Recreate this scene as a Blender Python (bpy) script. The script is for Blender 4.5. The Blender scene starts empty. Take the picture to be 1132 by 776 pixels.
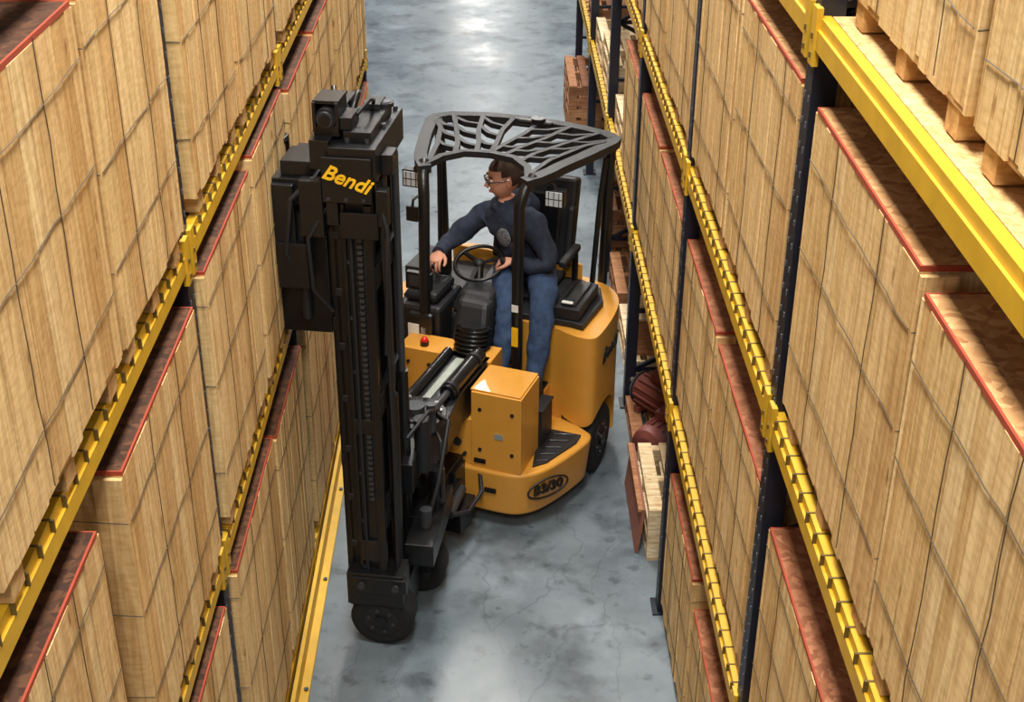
import bpy, bmesh, math, random
from mathutils import Vector, Matrix
random.seed(7)
ZOOM=1
scene=bpy.context.scene
scene.view_settings.view_transform='Standard'
def lin(c):
    return tuple(((v/255)/12.92 if v/255<=0.04045 else (((v/255)+0.055)/1.055)**2.4) for v in c)+(1,)

# ---------------------------------------------------------------- materials
def new_mat(name):
    m=bpy.data.materials.new(name); m.use_nodes=True
    nt=m.node_tree; b=nt.nodes['Principled BSDF']
    return m,nt,b
def plain(name,col,rough=.5,metal=0.0,bump=0,scale=60,var=.12,coat=0):
    m,nt,b=new_mat(name)
    n=nt.nodes.new('ShaderNodeTexNoise'); n.inputs['Scale'].default_value=scale/6
    n.inputs['Detail'].default_value=4
    tc=nt.nodes.new('ShaderNodeTexCoord'); nt.links.new(tc.outputs['Object'],n.inputs['Vector'])
    r=nt.nodes.new('ShaderNodeValToRGB')
    c=lin(col)
    r.color_ramp.elements[0].position=.3; r.color_ramp.elements[1].position=.7
    r.color_ramp.elements[0].color=tuple(max(0,x*(1-var)) for x in c[:3])+(1,)
    r.color_ramp.elements[1].color=tuple(min(1,x*(1+var)) for x in c[:3])+(1,)
    nt.links.new(n.outputs['Fac'],r.inputs['Fac']); nt.links.new(r.outputs['Color'],b.inputs['Base Color'])
    b.inputs['Roughness'].default_value=rough; b.inputs['Metallic'].default_value=metal
    b.inputs['Coat Weight'].default_value=coat
    if bump:
        n2=nt.nodes.new('ShaderNodeTexNoise'); n2.inputs['Scale'].default_value=scale
        nt.links.new(tc.outputs['Object'],n2.inputs['Vector'])
        bp=nt.nodes.new('ShaderNodeBump'); bp.inputs['Strength'].default_value=bump; bp.inputs['Distance'].default_value=.01
        nt.links.new(n2.outputs['Fac'],bp.inputs['Height']); nt.links.new(bp.outputs['Normal'],b.inputs['Normal'])
    return m
def wood(name,cols,stretch=(15,15,1.0),rough=.75,knots=True):
    m,nt,b=new_mat(name); L=nt.links.new; N=nt.nodes.new
    tc=N('ShaderNodeTexCoord'); geo=N('ShaderNodeNewGeometry')
    mul=N('ShaderNodeVectorMath'); mul.operation='SCALE'; mul.inputs[0].default_value=(9.1,5.3,17.7)
    L(geo.outputs['Random Per Island'],mul.inputs['Scale'])
    add=N('ShaderNodeVectorMath'); add.operation='ADD'
    L(tc.outputs['Object'],add.inputs[0]); L(mul.outputs[0],add.inputs[1])
    mp=N('ShaderNodeMapping'); mp.inputs['Scale'].default_value=stretch; L(add.outputs[0],mp.inputs['Vector'])
    n=N('ShaderNodeTexNoise'); n.inputs['Scale'].default_value=2.0; n.inputs['Detail'].default_value=8; n.inputs['Roughness'].default_value=.68; n.inputs['Distortion'].default_value=.8
    L(mp.outputs[0],n.inputs['Vector'])
    ramp=N('ShaderNodeValToRGB'); e=ramp.color_ramp.elements
    e[0].position=0; e[0].color=lin(cols[0]); e[1].position=1; e[1].color=lin(cols[-1])
    for i,c in enumerate(cols[1:-1]):
        x=ramp.color_ramp.elements.new((i+1)/(len(cols)-1)); x.color=lin(c)
    L(geo.outputs['Random Per Island'],ramp.inputs['Fac'])
    gr=N('ShaderNodeValToRGB'); g=gr.color_ramp.elements
    g[0].position=.34; g[0].color=(.56,.42,.27,1); g[1].position=.58; g[1].color=(1.06,1.06,1.06,1)
    L(n.outputs['Fac'],gr.inputs['Fac'])
    mx=N('ShaderNodeMix'); mx.data_type='RGBA'; mx.blend_type='MULTIPLY'; mx.inputs['Factor'].default_value=.75
    L(ramp.outputs['Color'],mx.inputs['A']); L(gr.outputs['Color'],mx.inputs['B'])
    nf=N('ShaderNodeTexNoise'); nf.inputs['Scale'].default_value=1; nf.inputs['Detail'].default_value=3
    mp3=N('ShaderNodeMapping'); mp3.inputs['Scale'].default_value=(22,22,70); L(add.outputs[0],mp3.inputs['Vector']); L(mp3.outputs[0],nf.inputs['Vector'])
    fr=N('ShaderNodeValToRGB'); f=fr.color_ramp.elements
    f[0].position=.35; f[0].color=(.84,.79,.72,1); f[1].position=.6; f[1].color=(1,1,1,1); L(nf.outputs['Fac'],fr.inputs['Fac'])
    mx3=N('ShaderNodeMix'); mx3.data_type='RGBA'; mx3.blend_type='MULTIPLY'; mx3.inputs['Factor'].default_value=.85
    L(mx.outputs['Result'],mx3.inputs['A']); L(fr.outputs['Color'],mx3.inputs['B'])
    mp2=N('ShaderNodeMapping'); mp2.inputs['Scale'].default_value=(6,6,2.6); L(add.outputs[0],mp2.inputs['Vector'])
    v=N('ShaderNodeTexVoronoi'); v.inputs['Scale'].default_value=1.5; L(mp2.outputs[0],v.inputs['Vector'])
    kr=N('ShaderNodeValToRGB'); k=kr.color_ramp.elements
    k[0].position=.05; k[0].color=(.42,.27,.15,1); k[1].position=.13; k[1].color=(1,1,1,1)
    L(v.outputs['Distance'],kr.inputs['Fac'])
    mx2=N('ShaderNodeMix'); mx2.data_type='RGBA'; mx2.blend_type='MULTIPLY'; mx2.inputs['Factor'].default_value=.75
    L(mx3.outputs['Result'],mx2.inputs['A']); L(kr.outputs['Color'],mx2.inputs['B'])
    L(mx2.outputs['Result'],b.inputs['Base Color'])
    b.inputs['Roughness'].default_value=rough; b.inputs['Specular IOR Level'].default_value=.2
    bp=N('ShaderNodeBump'); bp.inputs['Strength'].default_value=.35; bp.inputs['Distance'].default_value=.01
    L(n.outputs['Fac'],bp.inputs['Height']); L(bp.outputs['Normal'],b.inputs['Normal'])
    return m
def osb(name,ca,cb,cc):
    m,nt,b=new_mat(name); L=nt.links.new; N=nt.nodes.new
    tc=N('ShaderNodeTexCoord')
    n=N('ShaderNodeTexNoise'); n.inputs['Scale'].default_value=9
    L(tc.outputs['Object'],n.inputs['Vector'])
    mixv=N('ShaderNodeVectorMath'); mixv.operation='MULTIPLY_ADD'; mixv.inputs[1].default_value=(.12,.12,.12)
    L(n.outputs['Color'],mixv.inputs[0]); L(tc.outputs['Object'],mixv.inputs[2])
    v=N('ShaderNodeTexVoronoi'); v.inputs['Scale'].default_value=38
    L(mixv.outputs[0],v.inputs['Vector'])
    r=N('ShaderNodeValToRGB'); e=r.color_ramp.elements
    e[0].color=lin(ca); e[1].color=lin(cc); x=e.new(.5); x.color=lin(cb)
    sp=N('ShaderNodeSeparateColor'); L(v.outputs['Color'],sp.inputs[0]); L(sp.outputs[0],r.inputs['Fac'])
    n2=N('ShaderNodeTexNoise'); n2.inputs['Scale'].default_value=4; n2.inputs['Detail'].default_value=6; L(tc.outputs['Object'],n2.inputs['Vector'])
    r2=N('ShaderNodeValToRGB'); q=r2.color_ramp.elements; q[0].position=.35; q[0].color=(.75,.7,.66,1); q[1].position=.65; q[1].color=(1.05,1.05,1.05,1)
    L(n2.outputs['Fac'],r2.inputs['Fac'])
    mx=N('ShaderNodeMix'); mx.data_type='RGBA'; mx.blend_type='MULTIPLY'; mx.inputs['Factor'].default_value=.9
    L(r.outputs['Color'],mx.inputs['A']); L(r2.outputs['Color'],mx.inputs['B'])
    L(mx.outputs['Result'],b.inputs['Base Color']); b.inputs['Roughness'].default_value=.7; b.inputs['Specular IOR Level'].default_value=.2
    return m
def concrete():
    m,nt,b=new_mat('sealed_concrete'); L=nt.links.new; N=nt.nodes.new
    tc=N('ShaderNodeTexCoord')
    n=N('ShaderNodeTexNoise'); n.inputs['Scale'].default_value=.9; n.inputs['Detail'].default_value=12; n.inputs['Roughness'].default_value=.68
    L(tc.outputs['Object'],n.inputs['Vector'])
    r=N('ShaderNodeValToRGB'); e=r.color_ramp.elements
    e[0].position=.34; e[0].color=lin((86,98,105)); e[1].position=.68; e[1].color=lin((130,141,147))
    L(n.outputs['Fac'],r.inputs['Fac'])
    def mult(prev,fac_out,ramp_pts,f):
        cr=N('ShaderNodeValToRGB'); c=cr.color_ramp.elements
        c[0].position=ramp_pts[0][0]; c[0].color=ramp_pts[0][1]; c[1].position=ramp_pts[1][0]; c[1].color=ramp_pts[1][1]
        L(fac_out,cr.inputs['Fac'])
        mx=N('ShaderNodeMix'); mx.data_type='RGBA'; mx.blend_type='MULTIPLY'; mx.inputs['Factor'].default_value=f
        L(prev,mx.inputs['A']); L(cr.outputs['Color'],mx.inputs['B']); return mx.outputs['Result']
    nd=N('ShaderNodeTexNoise'); nd.inputs['Scale'].default_value=1.2; nd.inputs['Detail'].default_value=4
    L(tc.outputs['Object'],nd.inputs['Vector'])
    ma=N('ShaderNodeVectorMath'); ma.operation='MULTIPLY_ADD'; ma.inputs[1].default_value=(.9,.9,0)
    L(nd.outputs['Color'],ma.inputs[0]); L(tc.outputs['Object'],ma.inputs[2])
    mpv=N('ShaderNodeMapping'); mpv.inputs['Scale'].default_value=(1.3,.35,1); L(ma.outputs[0],mpv.inputs[0])
    v=N('ShaderNodeTexVoronoi'); v.feature='DISTANCE_TO_EDGE'; v.inputs['Scale'].default_value=1.1
    L(mpv.outputs[0],v.inputs['Vector'])
    out=mult(r.outputs['Color'],v.outputs['Distance'],[(.0,(.45,.45,.47,1)),(.006,(1,1,1,1))],.5)
    for loc,sc,a,bb,dk,f in(((3.1,7.7,0),2.4,.52,.66,.45,.85),((9.3,1.2,0),7.0,.58,.68,.45,.75),((1.3,4.4,0),.7,.45,.65,.75,.8),((5.3,2.4,3),1.6,.58,.66,1.25,.8)):
        ns=N('ShaderNodeTexNoise'); ns.inputs['Scale'].default_value=sc; ns.inputs['Detail'].default_value=6; ns.inputs['Roughness'].default_value=.55
        mp=N('ShaderNodeMapping'); mp.inputs['Location'].default_value=loc; L(tc.outputs['Object'],mp.inputs[0]); L(mp.outputs[0],ns.inputs['Vector'])
        out=mult(out,ns.outputs['Fac'],[(a,(1,1,1,1)),(bb,(dk,dk,dk+.02,1))],f)
    L(out,b.inputs['Base Color'])
    rr=N('ShaderNodeMapRange'); rr.inputs['From Min'].default_value=.3; rr.inputs['From Max'].default_value=.7; rr.inputs['To Min'].default_value=.22; rr.inputs['To Max'].default_value=.46
    L(n.outputs['Fac'],rr.inputs['Value']); L(rr.outputs[0],b.inputs['Roughness'])
    bp=N('ShaderNodeBump'); bp.inputs['Strength'].default_value=.06; bp.inputs['Distance'].default_value=.01
    L(n.outputs['Fac'],bp.inputs['Height']); L(bp.outputs['Normal'],b.inputs['Normal'])
    return m
M={}
M['pine']=wood('pine_plank',[(224,184,124),(244,214,158),(230,196,136),(248,222,170),(214,174,114),(242,210,154)])
M['pinedark']=wood('pine_cleat',[(186,146,94),(215,176,120),(200,160,106)],stretch=(4,4,8))
M['pallet']=wood('pallet_board',[(216,194,154),(240,224,190),(200,172,130)],stretch=(1.5,12,12))
M['palletbrown']=wood('old_pallet_board',[(150,104,74),(184,136,100),(130,88,64)],stretch=(1.5,12,12))
M['osb']=osb('osb_board',(168,120,76),(198,150,98),(216,172,120))
M['osbdark']=osb('dark_brown_osb',(62,40,28),(80,52,36),(102,68,46))  # darker brown flake colours, used on the left rack's crate tops
M['osbred']=osb('red_brown_osb',(138,86,58),(160,104,72),(182,124,90))
M['red']=plain('red_painted_edge',(158,62,34),.8)
M['wire']=plain('binding_wire',(80,70,56),.6,.2)
M['inner']=plain('crate_inside',(60,40,26),.9)
M['yellow']=plain('rack_yellow_paint',(208,164,38),.45,var=.1)
M['slot']=plain('rack_slot_dark',(96,76,24),.7)
M['navy']=plain('rack_navy_paint',(20,24,38),.42)
M['hole']=plain('rack_hole',(90,90,96),.6)
M['orange']=plain('truck_yellow_paint',(208,146,54),.42,coat=.15,var=.03)
M['black']=plain('truck_black_paint',(15,15,17),.36,coat=.12)
M['blackm']=plain('black_plastic',(24,24,27),.55,bump=.1,scale=200)
M['rubber']=plain('tyre_rubber',(15,15,16),.8,bump=.2,scale=120)
M['steel']=plain('bare_steel',(150,150,150),.35,.85)
M['silver']=plain('silver_tread',(150,156,146),.5,.2)
M['grey']=plain('grey_metal',(66,68,72),.45,.5)
M['logo']=plain('lettering_yellow',(245,190,30),.5)
M['logob']=plain('lettering_black',(35,25,12),.5)
M['redlamp']=plain('red_lens',(210,30,25),.25)
M['white']=plain('white_label',(225,225,220),.5)
M['lens']=plain('lamp_lens',(210,215,220),.15,.2)
M['denim']=plain('denim',(42,62,92),.85,bump=.3,scale=150,var=.3)
M['hoodie']=plain('navy_hoodie',(40,47,64),.95,bump=.3,scale=150,var=.25)
M['print']=plain('shirt_print',(104,106,110),.9,var=.8,scale=340)
M['skin']=plain('skin',(212,152,124),.55,var=.06)
M['hair']=plain('short_brown_hair',(60,40,28),.8,bump=.5,scale=300)
M['shoe']=plain('work_boot',(44,36,30),.7)
M['eye']=plain('eye_white',(225,220,215),.3)
M['iris']=plain('iris',(45,35,28),.3)
M['lip']=plain('lips',(165,96,84),.5)
M['glass']=plain('safety_glasses',(50,56,64),.1,coat=1)
M['motor']=plain('motor_maroon',(122,66,58),.5,.1)
M['board']=plain('maroon_board',(140,86,68),.75)
M['card']=plain('cardboard',(180,140,96),.85)
M['wall']=plain('wall_panel',(150,155,158),.8)
M['floor']=concrete()

# ---------------------------------------------------------------- mesh builder
def chaikin(P,n=2,f=.25):
    for _ in range(n):
        Q=[]
        for i in range(len(P)):
            a=P[i];b=P[(i+1)%len(P)]
            Q.append((a[0]*(1-f)+b[0]*f,a[1]*(1-f)+b[1]*f)); Q.append((a[0]*f+b[0]*(1-f),a[1]*f+b[1]*(1-f)))
        P=Q
    return P
def autosmooth(o,deg=32):
    for p in o.data.polygons: p.use_smooth=True
    o.data.set_sharp_from_angle(angle=math.radians(deg))
class MB:
    def __init__(s): s.v=[];s.f=[];s.m=[];s.sm=[];s.mats=[]
    def mi(s,k):
        if k not in s.mats: s.mats.append(k)
        return s.mats.index(k)
    def add(s,vs,fs,mat,smooth=False):
        o=len(s.v); i=s.mi(mat); s.v+= [tuple(v) for v in vs]
        for f in fs: s.f.append([o+a for a in f]); s.m.append(i); s.sm.append(smooth)
    def box(s,c,d,mat,R=None):
        vs=[]
        for x in(-.5,.5):
            for y in(-.5,.5):
                for z in(-.5,.5):
                    p=Vector((x*d[0],y*d[1],z*d[2]))
                    if R is not None: p=R@p
                    vs.append(p+Vector(c))
        s.add(vs,[(0,1,3,2),(4,6,7,5),(0,4,5,1),(2,3,7,6),(0,2,6,4),(1,5,7,3)],mat)
    def bx(s,a,b,mat):
        s.box([(a[i]+b[i])/2 for i in range(3)],[abs(b[i]-a[i]) for i in range(3)],mat)
    def beam(s,p0,p1,w,h,mat,up=(0,0,1)):
        p0=Vector(p0);p1=Vector(p1);d=p1-p0;x=d.normalized();u=Vector(up)
        y=u.cross(x)
        if y.length<1e-4: y=Vector((0,1,0)).cross(x)
        y.normalize();z=x.cross(y)
        R=Matrix((x,y,z)).transposed()
        s.box((p0+p1)/2,(d.length,w,h),mat,R)
    def prism(s,poly,z0,z1,mat,top=None):
        n=len(poly); vs=[(p[0],p[1],z0) for p in poly]+[(p[0],p[1],z1) for p in (top or poly)]
        fs=[tuple(range(n))[::-1],tuple(range(n,2*n))]+[(i,(i+1)%n,n+(i+1)%n,n+i) for i in range(n)]
        s.add(vs,fs,mat)
    def tube(s,pts,r,mat,n=10,smooth=True,flat=1.0,closed=False):
        P=[Vector(p) for p in pts]; k=len(P)
        if not hasattr(r,'__len__'): r=[r]*k
        vs=[];prev=None
        for i in range(k):
            if closed: t=(P[(i+1)%k]-P[i-1])
            elif i==0:t=P[1]-P[0]
            elif i==k-1:t=P[-1]-P[-2]
            else:t=(P[i+1]-P[i]).normalized()+(P[i]-P[i-1]).normalized()
            t.normalize()
            if prev is None:
                a=Vector((0,0,1)) if abs(t.z)<.9 else Vector((1,0,0))
                x=a.cross(t).normalized()
            else:
                x=(prev-t*prev.dot(t)).normalized()
            prev=x;y=t.cross(x)
            for j in range(n):
                a=2*math.pi*j/n
                vs.append(P[i]+x*math.cos(a)*r[i]+y*math.sin(a)*r[i]*flat)
        fs=[]
        for i in range(k if closed else k-1):
            for j in range(n):
                i2=(i+1)%k
                fs.append((i*n+j,i*n+(j+1)%n,i2*n+(j+1)%n,i2*n+j))
        s.add(vs,fs,mat,smooth)
        if not closed:
            s.add(vs[:n],[tuple(range(n))[::-1]],mat); s.add(vs[-n:],[tuple(range(n))],mat)
    def cyl(s,p0,p1,r,mat,n=24): s.tube([p0,p1],r,mat,n)
    def ell(s,c,rad,mat,R=None,nu=20,nv=12,cond=None,fn=None):
        vs=[];fs=[]
        for i in range(nv+1):
            th=math.pi*i/nv
            for j in range(nu):
                ph=2*math.pi*j/nu
                q=Vector((math.sin(th)*math.cos(ph),math.sin(th)*math.sin(ph),math.cos(th)))
                p=Vector((q.x*rad[0],q.y*rad[1],q.z*rad[2]))
                if fn: p=fn(q,p)
                if R is not None:p=R@p
                vs.append((p+Vector(c),q))
        for i in range(nv):
            for j in range(nu):
                f=(i*nu+j,(i+1)*nu+j,(i+1)*nu+(j+1)%nu,i*nu+(j+1)%nu)
                if cond and not all(cond(vs[a][1]) for a in f): continue
                fs.append(f)
        s.add([v[0] for v in vs],fs,mat,True)
    def obj(s,name,parent=None,bevel=0,loc=(0,0,0)):
        me=bpy.data.meshes.new(name); me.from_pydata(s.v,[],s.f)
        for k in s.mats: me.materials.append(M[k])
        me.polygons.foreach_set('material_index',s.m); me.polygons.foreach_set('use_smooth',s.sm)
        bm=bmesh.new(); bm.from_mesh(me)
        bmesh.ops.recalc_face_normals(bm,faces=bm.faces)
        bm.to_mesh(me); bm.free()
        o=bpy.data.objects.new(name,me); scene.collection.objects.link(o); o.location=loc
        if parent: o.parent=parent
        if bevel:
            b=o.modifiers.new('bevel','BEVEL'); b.width=bevel; b.segments=2; b.limit_method='ANGLE'; b.angle_limit=math.radians(40)
        return o
def empty(name,loc=(0,0,0),rz=0,parent=None):
    e=bpy.data.objects.new(name,None); scene.collection.objects.link(e); e.location=loc; e.rotation_euler=(0,0,rz); e.empty_display_size=.2
    if parent: e.parent=parent
    return e
def bake(o):
    dg=bpy.context.evaluated_depsgraph_get(); me=bpy.data.meshes.new_from_object(o.evaluated_get(dg))
    o.modifiers.clear(); o.data=me

# ---------------------------------------------------------------- room
mb=MB(); mb.bx((-6,-6,-.1),(6,60,0),'floor'); mb.obj('floor')
mb=MB(); mb.bx((-6,60,0),(6,60.2,10),'wall'); mb.obj('wall_back')
mb=MB(); mb.bx((-6.2,-6,0),(-6,60,10),'wall'); mb.obj('wall_left')
mb=MB(); mb.bx((6,-6,0),(6.2,60,10),'wall'); mb.obj('wall_right')
mb=MB(); mb.bx((-1.115,-.3,.0),(-1.04,12.0,.018),'yellow'); mb.bx((-1.115,-.3,.018),(-1.09,12.0,.13),'yellow')
for i in range(13):
    y=-.1+i; mb.cyl((-1.06,y,.016),(-1.06,y,.028),.014,'grey',8)
mb.obj('floor_guide_rail',bevel=.004)

# ---------------------------------------------------------------- racks
def rack(name,side,xf,ys,levels,ztop,plainlv=()):
    mb=MB(); D=1.05
    for y in ys:
        for xx in (xf,xf+side*(D-.08)):
            x0=xx; x1=xx+side*.08
            mb.bx((x0,y-.05,0),(x1,y+.05,ztop),'navy')
            mb.bx((x0-side*.03,y-.08,0),(x1+side*.03,y+.08,.012),'navy')
            if xx==xf:
                z=.12
                while z<ztop-.05:
                    for dy in(-.028,.028):
                        mb.box((x0-side*.001,y+dy,z),(.004,.007,.020),'hole')
                    z+=.085
        z=.3;k=0
        while z<ztop-.6:
            a=(xf+side*.06,y,z);b=(xf+side*(D-.06),y,z+.5)
            if k%2:a,b=(a[0],y,z+.5),(b[0],y,z)
            mb.beam(a,b,.03,.03,'navy'); mb.beam((xf+side*.06,y,z),(xf+side*(D-.06),y,z),.03,.03,'navy'); z+=.5;k+=1
    for bi in range(len(ys)-1):
        y0=ys[bi]+.05;y1=ys[bi+1]-.05
        for li,z in enumerate(levels):
            for xx,s2 in((xf,side),(xf+side*(D-.05),side)):
                mb.bx((xx-s2*.010,y0,z-.098),(xx+s2*.05,y1,z-.035),'yellow')
                mb.bx((xx+s2*.0,y0,z-.035),(xx+s2*.035,y1,z),'yellow')
            for yy in(y0,y1):
                mb.bx((xf-side*.016,yy-.03,z-.15),(xf+side*.004,yy+.03,z+.03),'yellow')
                for zz in(-.12,-.06): mb.box((xf-side*.018,yy,z+zz),(.006,.012,.018),'slot')
            if li not in plainlv:
                y=y0+.08
                while y<y1-.05:
                    mb.bx((xf-side*.012,y,z-.038),(xf+side*.036,y+.008,z+.002),'slot')
                    y+=.11
                y=y0+.1
                while y<y1-.12:
                    mb.bx((xf+side*.04,y,z-.03),(xf+side*(D-.04),y+.09,z-.002),'pinedark'); y+=.2
            else:
                x=.04
                while x<D-.15:
                    mb.bx((xf+side*x,y0,z-.03),(xf+side*(x+.118),y1,z-.002),'pine'); x+=.122
    return mb.obj(name)
RY=[1.77,4.22,6.65,9.1,11.55,14.0,16.45]
rack('pallet_rack',1,.995,RY,[1.47,2.89,4.30],5.7,plainlv=(2,))
LY=[-.25,2.2,4.65,7.05,9.5,11.95]
rack('pallet_rack',-1,-1.14,LY,[.18,1.93,3.34,4.75],6.0,plainlv=(0,))

# ---------------------------------------------------------------- crates
def crate(side,xf,y0,y1,z0,z1,D=.95,seed=0,wires=3,top='osb'):
    rnd=random.Random(seed); mb=MB()
    L=y1-y0;H=z1-z0; base=.10
    fx=-side*D/2
    mb.bx((-D/2+.03,-L/2+.03,base),(D/2-.03,L/2-.03,H-.03),'inner')
    for yy in(-L/2+.09,0,L/2-.09):
        mb.bx((-D/2+.01,yy-.045,0),(D/2-.01,yy+.045,.075),'pinedark')
    mb.bx((-D/2+.005,-L/2+.005,.075),(D/2-.005,L/2-.005,base),'pinedark')
    for sx in(-1,1):
        y=-L/2
        while y<L/2-.001:
            w=rnd.choice([.05,.07,.09,.09,.12,.14])*rnd.uniform(.9,1.1)
            if L/2-(y+w)<.04:w=L/2-y
            t=rnd.uniform(-.004,.004)
            x=sx*(D/2)
            mb.bx((x-sx*.03,y+.0012,base-.0-rnd.uniform(0,.03)),(x+sx*t,y+w-.0012,H-.014),'pine'); y+=w
    for sy in(-1,1):
        x=-D/2+.03
        while x<D/2-.031:
            w=rnd.choice([.09,.12,.14,.18])
            if D/2-.03-(x+w)<.05:w=D/2-.03-x
            t=rnd.uniform(-.006,.0)
            mb.bx((x+.001,sy*(L/2-.03),base),(x+w-.001,sy*(L/2+t),H-.014),'pine'); x+=w
        xb=fx+side*.045
        mb.bx((xb-.045,sy*L/2,base-.02),(xb+.045,sy*(L/2+.018),H-.02),'pine')
        mb.bx((-xb-.045,sy*L/2,base-.02),(-xb+.045,sy*(L/2+.018),H-.02),'pine')
        mb.bx((-D/2+.1,sy*L/2,base+.02),(D/2-.1,sy*(L/2+.016),base+.1),'pinedark')
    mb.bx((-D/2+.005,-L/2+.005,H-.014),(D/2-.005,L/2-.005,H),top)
    e=.006
    mb.bx((-D/2-.001,-L/2,H-.014),(-D/2+e,L/2,H+.001),'red'); mb.bx((D/2-e,-L/2,H-.014),(D/2+.001,L/2,H+.001),'red')
    mb.bx((-D/2+e,-L/2,H-.014),(D/2-e,-L/2+e,H+.001),'red'); mb.bx((-D/2+e,L/2-e,H-.014),(D/2-e,L/2,H+.001),'red')
    for i in range(wires):
        z=base+(H-base)*(i+.6)/wires+rnd.uniform(-.04,.04); sl=rnd.uniform(-.03,.03)
        pts=[];n=max(4,int(L/.1))
        for j in range(n+1):
            y=-L/2+L*j/n
            pts.append((fx-side*.0065,y,z+sl*y+rnd.uniform(-.007,.007)))
        mb.tube(pts,.0019,'wire',4,False)
        pts=[(fx-side*.004,-L/2-.02,pts[0][2]),(fx+side*D*.3,-L/2-.022,z+.01),(fx+side*D*.7,-L/2-.022,z-.01)]
        mb.tube(pts,.0019,'wire',4,False)
    for k in range(2):
        y=-L/2+L*(k+.6)/2.2+rnd.uniform(-.08,.08)
        pts=[(fx-side*.006,y+rnd.uniform(-.01,.01),base+(H-base)*j/8) for j in range(9)]
        mb.tube(pts,.0016,'wire',4,False)
    return mb.obj('wooden_crate',loc=(xf+side*D/2,(y0+y1)/2,z0))
sd=0
def C(*a,**k):
    global sd; sd+=1; return crate(*a,seed=sd,**k)
LX=-1.115
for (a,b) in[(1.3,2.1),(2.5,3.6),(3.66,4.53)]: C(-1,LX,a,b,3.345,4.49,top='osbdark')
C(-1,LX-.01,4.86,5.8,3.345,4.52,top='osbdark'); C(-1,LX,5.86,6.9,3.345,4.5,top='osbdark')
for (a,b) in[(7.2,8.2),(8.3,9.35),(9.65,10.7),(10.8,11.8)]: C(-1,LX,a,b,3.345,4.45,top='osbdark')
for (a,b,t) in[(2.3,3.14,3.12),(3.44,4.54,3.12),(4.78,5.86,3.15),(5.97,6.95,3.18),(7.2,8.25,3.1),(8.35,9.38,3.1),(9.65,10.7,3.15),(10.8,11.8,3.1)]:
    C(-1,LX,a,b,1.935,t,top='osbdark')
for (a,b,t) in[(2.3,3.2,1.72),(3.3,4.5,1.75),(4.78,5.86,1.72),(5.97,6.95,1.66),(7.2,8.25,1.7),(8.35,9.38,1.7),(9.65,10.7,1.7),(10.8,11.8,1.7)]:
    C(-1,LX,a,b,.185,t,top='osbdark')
for (a,b,t) in[(3.1,4.1,.95),(4.35,5.5,.92),(5.6,6.58,1.03)]: C(1,1.015,a,b,0.0,t,top='osbred')
for (a,b,t) in[(1.9,2.9,2.45),(3.0,4.1,2.44),(4.34,5.44,2.48),(5.52,6.56,2.5),(6.76,7.85,2.5),(7.95,9.0,2.5),(9.25,10.3,2.5)]: C(1,1.01,a,b,1.475,t,top='osbred')
for (a,b,t) in[(1.86,2.86,4.0),(2.92,4.08,4.04),(4.34,5.44,4.05),(5.52,6.56,4.04),(6.76,7.85,4.05),(7.95,9.0,4.0),(9.25,10.3,4.0),(10.4,11.4,4.0)]: C(1,1.0,a,b,2.895,t)
for (a,b,t) in[(1.95,2.9,5.3),(3.0,4.1,5.35),(4.34,5.44,5.35),(5.52,6.56,5.35)]: C(1,1.065,a,b,4.305,t)

def pallet(x0,y0,z0,mat='pallet',Lx=.95,Ly=.85,name='wooden_pallet',n=1,h=.13):
    mb=MB()
    for k in range(n):
        z=k*h
        for yy in(.0,Ly/2-.03,Ly-.06): mb.bx((0,yy,z+.02),(Lx,yy+.06,z+h-.022),mat)
        for zz in(z,z+h-.02):
            for i in range(7):
                x=i*(Lx-.09)/6; mb.bx((x,0,zz),(x+.09,Ly,zz+.018),mat)
    return mb.obj(name,loc=(x0,y0,z0))
pallet(.98,7.12,0,n=3,Ly=.8); pallet(1.0,8.05,0,'palletbrown',Ly=.95)
pallet(1.05,9.3,0,'pallet',n=2,Ly=1.0); pallet(1.05,10.5,0,'palletbrown',n=2)
pallet(1.05,11.7,0,'palletbrown',n=4); pallet(.85,15.0,0,'palletbrown',n=5,Ly=1.2)
pallet(1.04,10.5,1.475,'pallet',n=2); pallet(1.04,11.75,1.475,'pallet',n=3,Ly=1.1); pallet(1.04,13.0,1.475,'pallet',n=2)
pallet(1.04,14.2,1.475,'palletbrown',n=2)
mb=MB(); mb.bx((0,0,0),(.5,.5,.35),'card'); mb.bx((0,.23,.35),(.5,.27,.352),'pallet'); mb.bx((-.002,.23,.1),(0,.27,.352),'pallet'); mb.obj('cardboard_box',loc=(1.1,10.7,1.735),bevel=.006)
mb=MB(); mb.box((0,0,.0),(.022,.8,.33),'board',Matrix.Rotation(.10,3,'Y')); mb.box((-.005,0,.16),(.03,.8,.02),'palletbrown',Matrix.Rotation(.10,3,'Y')); mb.obj('plywood_offcut',loc=(.94,7.6,.17))
def motor(loc,rz,s=1):
    mb=MB()
    mb.cyl((-.17,0,0),(.17,0,0),.12,'motor',24)
    for i in range(14):
        a=2*math.pi*i/14; mb.box((0,.125*math.cos(a),.125*math.sin(a)),(.3,.012,.03),'motor',Matrix.Rotation(a-math.pi/2,3,'X'))
    mb.tube([(-.17,0,0),(-.2,0,0),(-.25,0,0),(-.27,0,0)],[.14,.14,.13,.07],'motor',24)
    mb.tube([(.17,0,0),(.2,0,0),(.23,0,0)],[.14,.12,.05],'grey',24)
    mb.cyl((.23,0,0),(.31,0,0),.02,'steel',12)
    mb.box((0,0,.16),(.12,.11,.08),'motor')
    for x in(-.12,.12): mb.box((x,0,-.13),(.05,.24,.04),'motor')
    o=mb.obj('electric_motor',loc=loc,bevel=.004); o.rotation_euler=(0,0,rz); o.scale=(s,s,s); return o
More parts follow.
